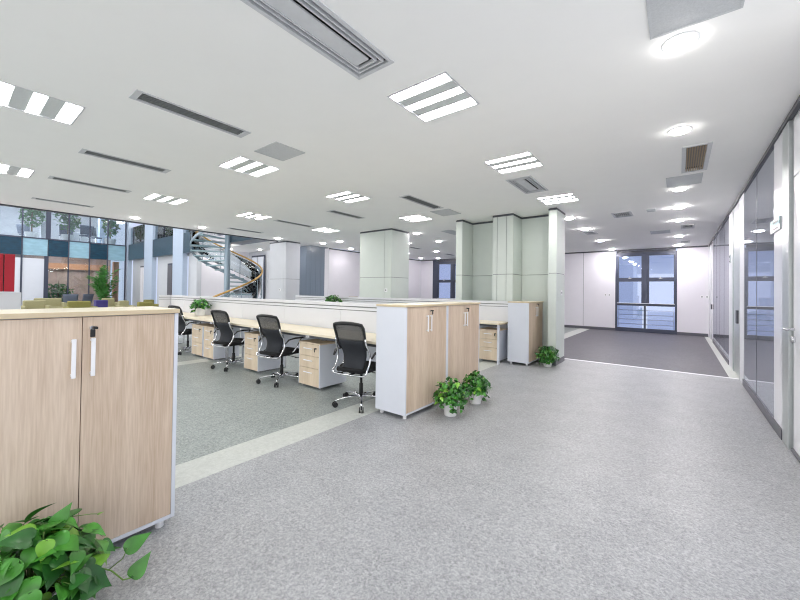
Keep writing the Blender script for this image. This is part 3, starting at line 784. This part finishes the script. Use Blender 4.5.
# big pothos in front of the foreground cabinet
bp = pothos('pothos_plant', (-2.04, .235, 0), 'large bushy green pothos in a white pot before the foreground cabinet', .26, .25, 290, .09, .15, .1, 12, dark=.45, xmin=-.21)
tr = MB(); lf = MB()
mi_ = bp.rotation_euler[2]; inv = Matrix.Rotation(-mi_, 3, 'Z')
def loc_(p): return inv @ (Vector(p)-Vector((-2.04, .235, 0)))
vine = [(-2.0, .33, .2), (-1.98, .42, .17), (-1.97, .48, .12), (-1.96, .52, .06), (-1.95, .57, .05)]
tr.tube([loc_(q) for q in vine], .003, 6)
tr.tube([loc_(q) for q in [(-1.97, .47, .13), (-1.97, .52, .15), (-1.98, .54, .18)]], .002, 6)
tr.tube([loc_(q) for q in [(-2.06, .36, .38), (-2.04, .42, .37), (-2.03, .45, .36)]], .0015, 6)
tr.build('vine', 'stem', bp, smooth=True)
for base, d, nn, l, mi in [((-1.98, .53, .175), (.1, .9, .35), (.9, -.2, .7), .1, 0), ((-1.95, .55, .055), (.1, .6, .75), (.8, -.5, .3), .1, 0), ((-2.03, .44, .36), (0, 1, .3), (0, 0, 1), .022, 2),
                         ((-2.04, .30, .37), (.05, .5, .8), (.8, -.3, .5), .09, 0), ((-1.88, .36, .22), (.3, .6, -.5), (.9, .2, .4), .12, 1), ((-1.87, .30, .16), (.3, .1, -1), (.95, .1, .3), .12, 1)]:
    heart_leaf(lf, loc_(base), inv @ Vector(d), inv @ Vector(nn), l, l*.7, .15, .1, mi)
lf.build('trailing_leaves', ['leaf', 'leafdark', 'leaflime'], bp, smooth=True)
pothos('pothos_plant', (-2.0, 3.5, 0), 'potted pothos at the foot of the middle cabinet, nearer of the pair', .24, .2, 330, .055, .155, .085, 21)
pothos('pothos_plant', (-1.98, 4.08, 0), 'potted pothos of the pair standing farther, past the cabinet corner', .215, .19, 300, .055, .155, .085, 33)
pothos('pothos_plant', (-1.93, 6.98, 0), 'small potted pothos on the floor before the right pilaster', .27, .21, 230, .065, .13, .085, 45)
pothos('desk_plant', (-8.3, 3.5, ZT), 'leafy green plant in a white pot standing on the desk', .2, .2, 230, .065, .17, .12, 57)
pothos('desk_plant', (-7.62, 6.75, .9), 'green plant showing its top above the second row screens', .2, .25, 150, .085, .13, .1, 61)
tag(box('plant_stand', 'white', (-.2, .2, -.12, .12, 0, .9), None, .004, (-7.62, 6.75, 0)), 'white stand under the plant behind the front screens', 'plant stand')
# little things on top of far furniture
tag(box('document_box', 'beige', (-.16, .16, -.1, .1, 0, .13), None, .006, (-10.45, 10.3, 1.0)), 'small beige box on a shelf before the white side wall', 'box')
tag(box('low_cabinet', 'white', (-.6, .6, -.2, .2, 0, 1.0), None, .004, (-10.05, 10.3, 0)), 'low white cabinet carrying the small beige box', 'cabinet')
ps = empty('paper_tray', (-6.35, 10.35, 1.05), 0, 'white paper tray on a low cabinet under the small window', 'tray')
MB().box(-.3, .3, -.12, .12, 0, .02).box(-.3, .3, -.12, .12, .06, .08).box(-.3, -.28, -.12, .12, .02, .06).box(.28, .3, -.12, .12, .02, .06).build('tray', 'handlewhite', ps, .003)
MB().box(-.25, .24, -.1, .1, .02, .045).build('papers', 'beige', ps, .002)
tag(box('low_cabinet', 'white', (-.8, .8, -.2, .2, 0, 1.05), None, .004, (-6.35, 10.3, 0)), 'low white cabinet carrying the paper tray', 'cabinet')

# ================================================================= WALL SMALLS
def socket(loc, rz, lab, w=.086, name='wall_socket', cat='socket', two=False):
    r = empty(name, loc, rz, lab, cat)
    for k in ((0, 1) if two else (0,)):
        f = MB().box(-w/2+k*.13, w/2+k*.13, -.012, 0, -w/2, w/2).build('plate', 'pot', r, .003)
        MB().box(-.018+k*.13, .018+k*.13, -.016, -.012, -.018, .018).build('insert', 'joint', f)
    return r
socket((-6.03, 7.13, 1.39), 0, 'white socket plate on the sage column')
socket((-10.6, 7.0, 1.36), 0, 'round white call point on the atrium column')
socket((-1.83, 7.5, 1.38), PI/2, 'white thermostat on the side of the right pilaster', .1, 'thermostat', 'thermostat')
socket((-2.2, 15.5, 1.33), 0, 'pair of small sockets on the back wall left of the window', .08, two=True)
socket((.6, 15.5, 1.31), 0, 'small switch plates on the back wall right of the window', .08, 'wall_switch', 'switch', two=True)
def sign(y0, y1, z0, z1, lab, x=XR, teal=True):
    r = empty('wall_sign', (x, (y0+y1)/2, (z0+z1)/2), 0, lab, 'sign'); a, b = (y1-y0)/2, (z1-z0)/2
    MB().box(-.014, 0, -a, a, -b, b).build('plate', 'signgrey', r, .001)
    if teal:
        MB().box(-.016, -.014, -a, a, -b*.1, b).build('teal_band', 'signteal', r)
        m = MB()
        for k in range(4): m.box(-.018, -.016, -a*.55+k*.055, -a*.55+k*.055+.035, b*.3, b*.6)
        m.build('lettering', 'signgrey', r)
        m = MB()
        for k in range(6): m.box(-.016, -.014, -a*.7+k*.045, -a*.7+k*.045+.03, -b*.6, -b*.4)
        m.build('lettering', 'signmark', r)
    else:
        MB().box(-.016, -.014, -a*.6, a*.6, b*.35, b*.8).box(-.016, -.014, -a*.6, a*.6, -b*.8, -b*.5).box(-.016, -.014, -a*.6, -a*.3, -b*.5, b*.35).build('lettering', 'signmark', r)
sign(4.97, 5.42, 2.02, 2.15, 'small teal and grey room sign on the white panel by the nearest door')
sign(9.2, 9.42, 1.99, 2.15, 'small grey room sign on the white post past the second door', XR, False)

# ================================================================= ATRIUM
FXX = -25.8
red = empty('display_cabinet', (-11.7, .1, 1.25), 0, 'red panelled cabinet at the left edge on a low white wall', 'cabinet')
MB().box(-.25, .2, -.6, .70, 0, .82).build('body', 'red', red, .004)
MB().box(-.24, .21, .715, .87, 0, .815).build('side_door', 'red', red, .004)
MB().box(-.24, .19, .70, .715, 0, .80).build('joint', 'black', red)
lw = struct('wall_low', 'white', (-12.0, -11.3, -3.5, 1.06, 0, 1.235), 'low white wall at the left edge under the red cabinet', .004)
# facade across the atrium
my = [-1.0, -.1, .75, 1.62, 2.40, 3.33, 4.13, 4.99, 5.78, 6.62]
fac = tag(empty('wall_atrium', (FXX, 0, 0)), 'two storey glass facade across the atrium with teal and pale blue band', None, None, 'structure')
cols = ['teal', 'lightblue']
for i, (a, b) in enumerate(zip(my, my[1:])):
    c = cols[(i+1) % 2]
    MB().box(-.3, .0, a+.015, b-.015, 2.95, 3.83).build('spandrel', c, fac)
    MB().box(-.02, -.01, a, b, 3.83, 7.4).build('pane', 'clearglass', fac)
    if i >= 4: MB().box(-.02, -.01, a, b, 0, 2.95).build('pane', 'clearglass', fac)
for i, y in enumerate(my):
    t = .09 if i == 4+1 else .025
    MB().box(-.06, .03, y-t, y+t, 0 if i != 5 else 3.83, 7.4).build('mullion', 'frameblue', fac)
MB().box(-.1, .03, 3.2, 3.36, 0, 2.95).build('mullion', 'frameblue', fac)
MB().box(-.1, -.0, -1, 3.2, 0, 2.8).build('white_panel', 'cabwhite', fac)
MB().box(-.05, .02, 2.36, 2.40, 0, 2.95).build('mullion', 'frameblue', fac)
MB().box(-.1, .03, -1, 6.62, 3.80, 3.86).build('mullion', 'frameblue', fac)
# rooms behind the facade
struct('floor', 'roomgrey', (-33, FXX-.3, -3, 6.8, 3.6, 3.83), 'upper storey floor behind the atrium glass')
struct('wall_upper_back', 'roomgrey', (-33.2, -33, -3, 6.8, 0, 7.4), 'grey back wall of the rooms behind the glass')
struct('wall_lounge', 'brownwall', (-30.2, -30.0, 2.9, 6.9, 0, 3.5), 'brown stone wall of the lower room behind the glass')
struct('trim_14', 'woodband', (-29.95, -29.75, 2.9, 6.8, 2.45, 2.8), 'warm wood band above the brown wall')
struct('ceiling', 'ceil', (-33, FXX-.35, -3, 6.8, 7.0, 7.2), 'upper storey ceiling behind the atrium glass')
struct('column', 'bluecolumn', (-28.6, -28.1, 5.9, 6.4, 3.83, 7.0), 'upper storey grey column behind the glass')
struct('column', 'roomgrey', (-28.3, -27.9, 3.3, 3.7, 3.83, 7.0), 'second upper storey column behind the glass')
struct('column', 'woodband', (-26.8, -26.5, 6.25, 6.5, 0, 2.9), 'wood clad post in the lower room')
# end facade at y=6.8 with columns
EY = 6.8
for x0, x1, l in ((-26.2, -25.55, 'white column in the atrium corner'), (-22.8, -21.6, 'pale blue column left of the dark doors'), (-18.9, -17.75, 'pale blue column right of the dark doors')):
    struct('column', 'bluecolumn', (x0, x1, EY-.12, EY+.08, 0, 8.0), l)
for x0, x1, l in ((-25.55, -22.8, 'dark slate balcony band beside the facade'), (-21.6, -18.9, 'dark slate balcony band between pale columns'), (-17.75, -16.9, 'dark slate balcony band next to the spiral stair')):
    struct('trim_15', 'slate', (x0, x1, EY-.1, EY+.12, 2.98, 3.88), l)
    struct('wall_end', 'palegrey', (x0, x1, EY+.14, EY+.34, 0, 3.0), 'white wall under the '+l)
    gl = tag(box('balcony_glass', 'stairglass', (x0, x1, EY, EY+.02, 3.88, 4.9)), 'glass railing above the '+l, 'railing')
    struct('floor', 'roomgrey', (x0, x1, EY+.14, 11, 3.6, 3.85), 'upper walkway behind the '+l)
struct('wall_end_upper', 'wallwhite', (-33, -10.9, 11, 11.2, 3.85, 8.0), 'white upper storey wall beyond the balcony')
struct('ceiling', 'ceil', (-33, -10.7, 6.85, 11.2, 6.9, 7.1), 'white ceiling above the upper walkway')
w5 = tag(empty('window_5', (-22, 10.95, 4)), 'bright upper storey window grid beyond the balcony', None, None, 'structure')
for k in range(12): MB().box(-6+k*1.0, -5.1+k*1.0, -.01, .0, .9, 2.6).build('pane', 'roomgrey', w5)
MB().box(-6.1, 6, .0, .03, .8, 2.7).build('window_frame', 'frameblue', w5)
# doors under the bands
def enddoor(n, x0, x1, m, lab, z=2.6, y=EY+.12):
    d = tag(empty(n, ((x0+x1)/2, y, 0)), lab, None, None, 'structure'); h = (x1-x0)/2
    MB().box(-h, h, 0, .03, 0, z).build('frame', 'frameblue', d)
    MB().box(-h+.08, -.03, -.02, 0, 0, z-.08).build('door_leaf', m, d); MB().box(.03, h-.08, -.02, 0, 0, z-.08).build('door_leaf', m, d)
enddoor('door_4', -24.2, -23.3, 'wallwhite', 'pale doors beside the atrium corner')
enddoor('door_5', -20.2, -18.9, 'skirting', 'dark double doors between the pale blue columns')
# bay behind the spiral stair
BY = 9.3
struct('wall_stair', 'palegrey', (-22.5, -10.95, BY+.1, BY+.3, 0, 3.85), 'white wall behind the spiral stair')
struct('ceiling', 'ceil', (-22, -10.9, 7.65, BY+.1, 3.2, 3.3), 'white soffit behind the spiral stair')
struct('wall_side', 'wallwhite', (-17.2, -16.95, EY+.3, BY+.1, 0, 3.2), 'white return wall left of the spiral stair')
enddoor('door_6', -16.55, -15.4, 'cabwhite', 'narrow dark framed doors left behind the spiral stair', 3.0, BY+.02)
enddoor('door_7', -14.6, -11.3, 'wallwhite', 'tall white doors with dark frame right of the spiral stair', 3.05, BY+.02)
struct('floor', 'slate', (-14.3, -10.62, 6.95, 7.6, 3.2, 3.85), 'slate blue landing slab joining the spiral stair top')
# ---- spiral stair
SX, SY = -14.05, 6.9; R = 1.27
stz = empty('spiral_staircase', (SX, SY, 0), 0, 'grey and glass spiral staircase with gold handrail in the atrium', 'staircase')
MB().lathe([(.11, 0), (.11, 4.9)], n=20).build('centre_pole', 'stairsteel', stz, smooth=False)
toward = math.atan2(-SY, -SX)     # direction from the stair to the camera
N = 23; rise = 3.85/N
def ang(k): return toward-.35+ (k/N)*2*PI*1.08
for k in range(N):
    a0, a1 = ang(k), ang(k+1)+.04; z = rise*(k+1)
    vs = []; m_ = 4
    for zz in (z-.045, z):
        vs.append((math.cos((a0+a1)/2)*.1, math.sin((a0+a1)/2)*.1, zz))
        for i in range(m_+1):
            a = a0+(a1-a0)*i/m_; vs.append((math.cos(a)*R, math.sin(a)*R, zz))
    n_ = m_+2; fs = [tuple(range(n_))[::-1], tuple(range(n_, 2*n_))]
    for i in range(n_): j = (i+1) % n_; fs.append((i, j, j+n_, i+n_))
    MB().add(vs, fs).build('tread', 'stairgreen', stz)
st_ = MB(); st_.grid(lambda u, v: (math.cos(ang(u*N))*(R+.02), math.sin(ang(u*N))*(R+.02), max(0, rise*(u*N+.6)-.1+v*.12)), 60, 1, .02); st_.build('outer_stringer', 'stairsteel', stz, smooth=True)
MB().grid(lambda u, v: (math.cos(ang(u*N))*(R+.01), math.sin(ang(u*N))*(R+.01), rise*(u*N+1)+.1+v*.72), 60, 1, .008).build('glass_balustrade', 'clearglass', stz, smooth=True)
MB().tube([(math.cos(ang(i/60*N))*(R+.02), math.sin(ang(i/60*N))*(R+.02), rise*(i/60*N+1)+.9) for i in range(0, 61)], .035, 8).build('handrail', 'gold', stz, smooth=True)
for k in range(0, N, 2):
    a = ang(k+.5); z = rise*(k+1)
    MB().tube([(math.cos(a)*(R+.02), math.sin(a)*(R+.02), z-.04), (math.cos(a)*(R+.02), math.sin(a)*(R+.02), z+.9)], .014, 6).build('baluster', 'stairsteel', stz)
# ---- lounge seats
def armchair(loc, rz, w, m, lab):
    r = empty('lounge_armchair', loc, rz, lab, 'armchair', 'olive lounge armchairs in the atrium'); h = w/2
    MB().box(-h+.12, h-.12, -.35, .25, .12, .42).build('seat', m, r, .04, seg=3)
    MB().box(-h+.1, h-.1, .22, .42, .12, .82).build('backrest', m, r, .05, seg=3)
    for s in (-1, 1): MB().box(min(s*h, s*(h-.14)), max(s*h, s*(h-.14)), -.38, .4, .1, .62).build('arm', m, r, .04, seg=3)
    for a in (-1, 1):
        for b in (-.3, .32): MB().box(a*(h-.08)-.02, a*(h-.08)+.02, b-.02, b+.02, 0, .12).build('leg', 'black', r)
for loc, w, m, l in [((-19.8, 2.25, 0), .85, 'olive', 'olive armchair at the left, just right of the low white wall'), ((-23.4, 3.1, 0), 1.15, 'olive', 'pale olive sofa farther back behind the leftmost armchair'),
    ((-18.2, 3.3, 0), .9, 'olivedark', 'yellow olive armchair at the middle of the lounge row'), ((-22.8, 5.25, 0), .72, 'olive', 'tall pale olive armchair before the palm'),
    ((-18.3, 4.75, 0), .55, 'olive', 'small olive armchair left of the darker one'), ((-16.2, 4.9, 0), .7, 'olivedark', 'dark olive armchair next to the desk row end screen'), ((-19.4, 6.0, 0), .6, 'olivedark', 'dark olive armchair in front of the dark doors')]:
    armchair(loc, -PI/2 - .0 + PI, w, m, l)
tag(box('side_table', 'violet', (-.2, .2, -.2, .2, 0, .82), None, .02, (-19.5, 4.18, 0)), 'small violet stool between the olive armchairs', 'stool')
def palm(loc, h, lab, n=34, seed=3):
    rr = random.Random(seed); r = empty('potted_palm', loc, 0, lab, 'palm')
    MB().lathe([(.22, 0), (.3, .45), (.27, .45)], n=18).build('plant_pot', 'pot', r)
    t = MB(); fr = MB()
    for k in range(4):
        a = rr.random()*6.28; t.tube([(math.cos(a)*.08, math.sin(a)*.08, .4), (math.cos(a)*.14, math.sin(a)*.14, h*.55)], [.04, .025], 6)
    t.build('trunk', 'trunk', r)
    for k in range(n):
        a = rr.random()*2*PI; el = rr.uniform(1.12, 1.53); L = h*rr.uniform(.35, .55); z0 = h*rr.uniform(.1, .5)
        P = []
        for i in range(8):
            q = i/7; P.append(Vector((math.cos(a)*math.cos(el)*L*q, math.sin(a)*math.cos(el)*L*q, z0+math.sin(el)*L*q-.35*L*q*q)))
        for i in range(1, 8):
            d = (P[i]-P[i-1]).normalized(); sd = d.cross(Vector((0, 0, 1))).normalized()
            for s in (-1, 1):
                b = P[i]; w = .26*(1-abs(i/7-.45))
                fr.add([b-d*.05, b+d*.05, b+sd*s*w+d*.18-Vector((0, 0, .1))], [(0, 1, 2)])
    fr.build('fronds', ['palmleaf'], r)
palm((-24.3, 5.3, 0), 3.0, 'tall green palm in the lounge before the lower glass', 46)
def tree(loc, h, R_, lab, seed):
    rr = random.Random(seed); r = empty('potted_tree', loc, 0, lab, 'tree')
    MB().lathe([(.22, 0), (.28, .4), (.25, .4)], n=16).build('plant_pot', 'pot', r)
    MB().tube([(0, 0, .35), (.03, 0, h*.6), (0, .02, h)], [.04, .03, .015], 6).build('trunk', 'trunk', r)
    lf = MB()
    for k in range(260):
        u = Vector((rr.gauss(0, 1), rr.gauss(0, 1), rr.gauss(0, 1))).normalized()*rr.random()**.4
        c = Vector((u.x*R_, u.y*R_, h*.62+u.z*h*.33)); heart_leaf(lf, c, (rr.uniform(-1, 1), rr.uniform(-1, 1), rr.uniform(-.8, .3)), (rr.uniform(-1, 1), rr.uniform(-1, 1), 1), .17, .12, .2, .1, 0)
    lf.build('leaves', ['treeleaf'], r)
tree((-27.0, 2.85, 3.83), 2.2, .5, 'leafy indoor tree upstairs at the left behind the glass', 5)
tree((-26.5, 4.2, 3.83), 2.0, .55, 'leafy indoor tree upstairs in the middle behind the glass', 6)
tree((-26.5, 6.05, 3.83), 1.9, .38, 'leafy indoor tree upstairs at the right behind the glass', 8)
tree((-26.8, 3.9, 0), 1.7, .6, 'dark leafy plant downstairs behind the lower glass', 9)
def simplechair(loc, rz, lab, m='greychair'):
    r = empty('meeting_chair', loc, rz, lab, 'chair')
    MB().box(-.24, .24, -.22, .22, .42, .48).build('seat', m, r, .02)
    MB().grid(lambda u, v: (-.26+.52*u+(.03 if u > .5 else -.03)*v, .2+.1*v-.06*(1-(2*u-1)**2)*-1, .5+.5*v), 8, 4, .04).build('backrest', m, r, smooth=True)
    for a in (-1, 1):
        for b in (-1, 1): MB().tube([(a*.2, b*.18, .42), (a*.24, b*.22, 0)], .013, 6).build('leg', 'chrome', r)
simplechair((-26.6, 4.95, 3.83), PI/2*3, 'grey shell chair upstairs right of the middle tree')
simplechair((-27.6, 4.25, 3.83), PI/2*3, 'grey shell chair upstairs, left of the larger one')
simplechair((-27.2, 5.5, 3.83), PI/2*2.4, 'grey chair upstairs turned sideways before the right tree')
simplechair((-29.2, 2.9, 3.83), PI/2*2.6, 'grey chair upstairs turned sideways left of the middle tree')
simplechair((-24.6, 4.0, 0), PI/2*3, 'grey lounge chair downstairs left of the palm')
simplechair((-25.0, 4.6, 0), PI/2*3.4, 'grey lounge chair downstairs touching the palm')
tag(box('meeting_table', 'white', (-.4, .4, -.4, .4, 0, .74), None, .02, (-28.2, 5.0, 3.83)), 'white table upstairs behind the grey chairs', 'table')
# unseen panels added high in the atrium as fill light; room lamps behind the glass
def lamp(x0, x1, y0, y1, z, lab, m='panelglow'):
    r = empty('ceiling_light_panel', ((x0+x1)/2, (y0+y1)/2, z), 0, lab, 'ceiling light'); a, b = (x1-x0)/2, (y1-y0)/2
    MB().box(-a-.03, a+.03, -b-.03, b+.03, .0, .06).build('housing', 'ventlight', r); MB().box(-a, a, -b, b, -.02, 0).build('diffuser', m, r)
struct('ceiling', 'ceil', (-25.8, -10.6, -3, 6.8, 8.0, 8.2), 'high atrium ceiling')
for i, x in enumerate((-23.5, -20, -16.5, -13)):
    for j, y in enumerate((0, 3.8)): lamp(x-.7, x+.7, y-.6, y+.6, 7.9, 'added fill light panel high on the atrium ceiling, %s %s' % (['facade end', 'second from the facade', 'third from the facade', 'office end'][i], ['on the camera side', 'on the stair side'][j]))
lamp(-29.5, -27.5, .5, 2.0, 6.95, 'upstairs light panel at the left behind the glass', 'roomglow'); lamp(-29.5, -27.5, 4.0, 5.5, 6.95, 'upstairs light panel at the right behind the glass', 'roomglow')
lamp(-28.8, -27.4, 3.6, 5.8, 3.5, 'light panel above the lower room behind the glass')
lamp(-24, -14, 8.2, 9.4, 6.8, 'light panel above the upper walkway')
downlight(-12.7, 8.5, 'added round downlight in the soffit at the right of the stair bay', 3.2, .16)  # this and the next are extra lamps added to brighten the stair bay
downlight(-16.2, 8.0, 'added round downlight in the soffit at the left of the stair bay', 3.2, .16)

# ================================================================= WORLD, CAMERA, RENDER
w = bpy.data.worlds.new('dusk_with_fill'); bpy.context.scene.world = w; w.use_nodes = True
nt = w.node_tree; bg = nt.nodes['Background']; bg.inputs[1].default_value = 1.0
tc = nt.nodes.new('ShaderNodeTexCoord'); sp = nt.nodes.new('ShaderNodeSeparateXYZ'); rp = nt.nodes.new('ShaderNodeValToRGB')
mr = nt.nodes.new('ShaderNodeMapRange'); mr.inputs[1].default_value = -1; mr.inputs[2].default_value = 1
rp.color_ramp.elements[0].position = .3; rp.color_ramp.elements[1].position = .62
rp.color_ramp.elements[0].color = (1.9, 1.9, 1.9, 1); rp.color_ramp.elements[1].color = (*[x*1.0 for x in lin((206, 217, 242))], 1)  # white half behind the camera is added fill for the ceiling, blue half is sky
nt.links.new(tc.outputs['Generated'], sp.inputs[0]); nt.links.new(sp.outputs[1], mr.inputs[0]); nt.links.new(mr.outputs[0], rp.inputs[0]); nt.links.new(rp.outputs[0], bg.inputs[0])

cam = bpy.data.cameras.new('camera'); co = bpy.data.objects.new('camera', cam); C.objects.link(co)
yaw, pitch, roll, f, sy = math.radians(37.992), math.radians(.653), math.radians(.741), 357.21, -12.93
cy, s_ = math.cos(yaw), math.sin(yaw)
F = Vector((-s_*math.cos(pitch), cy*math.cos(pitch), math.sin(pitch))); r_ = Vector((cy, s_, 0)); u_ = r_.cross(F)
R2 = r_*math.cos(roll)+u_*math.sin(roll); U2 = -r_*math.sin(roll)+u_*math.cos(roll)
M = Matrix(((R2.x, U2.x, -F.x, 0), (R2.y, U2.y, -F.y, 0), (R2.z, U2.z, -F.z, 1.37), (0, 0, 0, 1)))
co.matrix_world = M
cam.sensor_fit = 'HORIZONTAL'; cam.sensor_width = 36; cam.lens = f*36/800; cam.shift_y = sy/800; cam.clip_start = .05; cam.clip_end = 200
sc = bpy.context.scene; sc.camera = co
sc.view_settings.view_transform = 'Standard'; sc.view_settings.look = 'None'; sc.view_settings.gamma = 1; sc.view_settings.use_curve_mapping = False
sc.view_settings.exposure = 0.08
sc.cycles.use_denoising = True; sc.cycles.pixel_filter_type = 'BLACKMAN_HARRIS'; sc.cycles.filter_width = 1.1
sc.cycles.max_bounces = 14; sc.cycles.diffuse_bounces = 10; sc.cycles.transparent_max_bounces = 16
sc.cycles.sample_clamp_indirect = 6
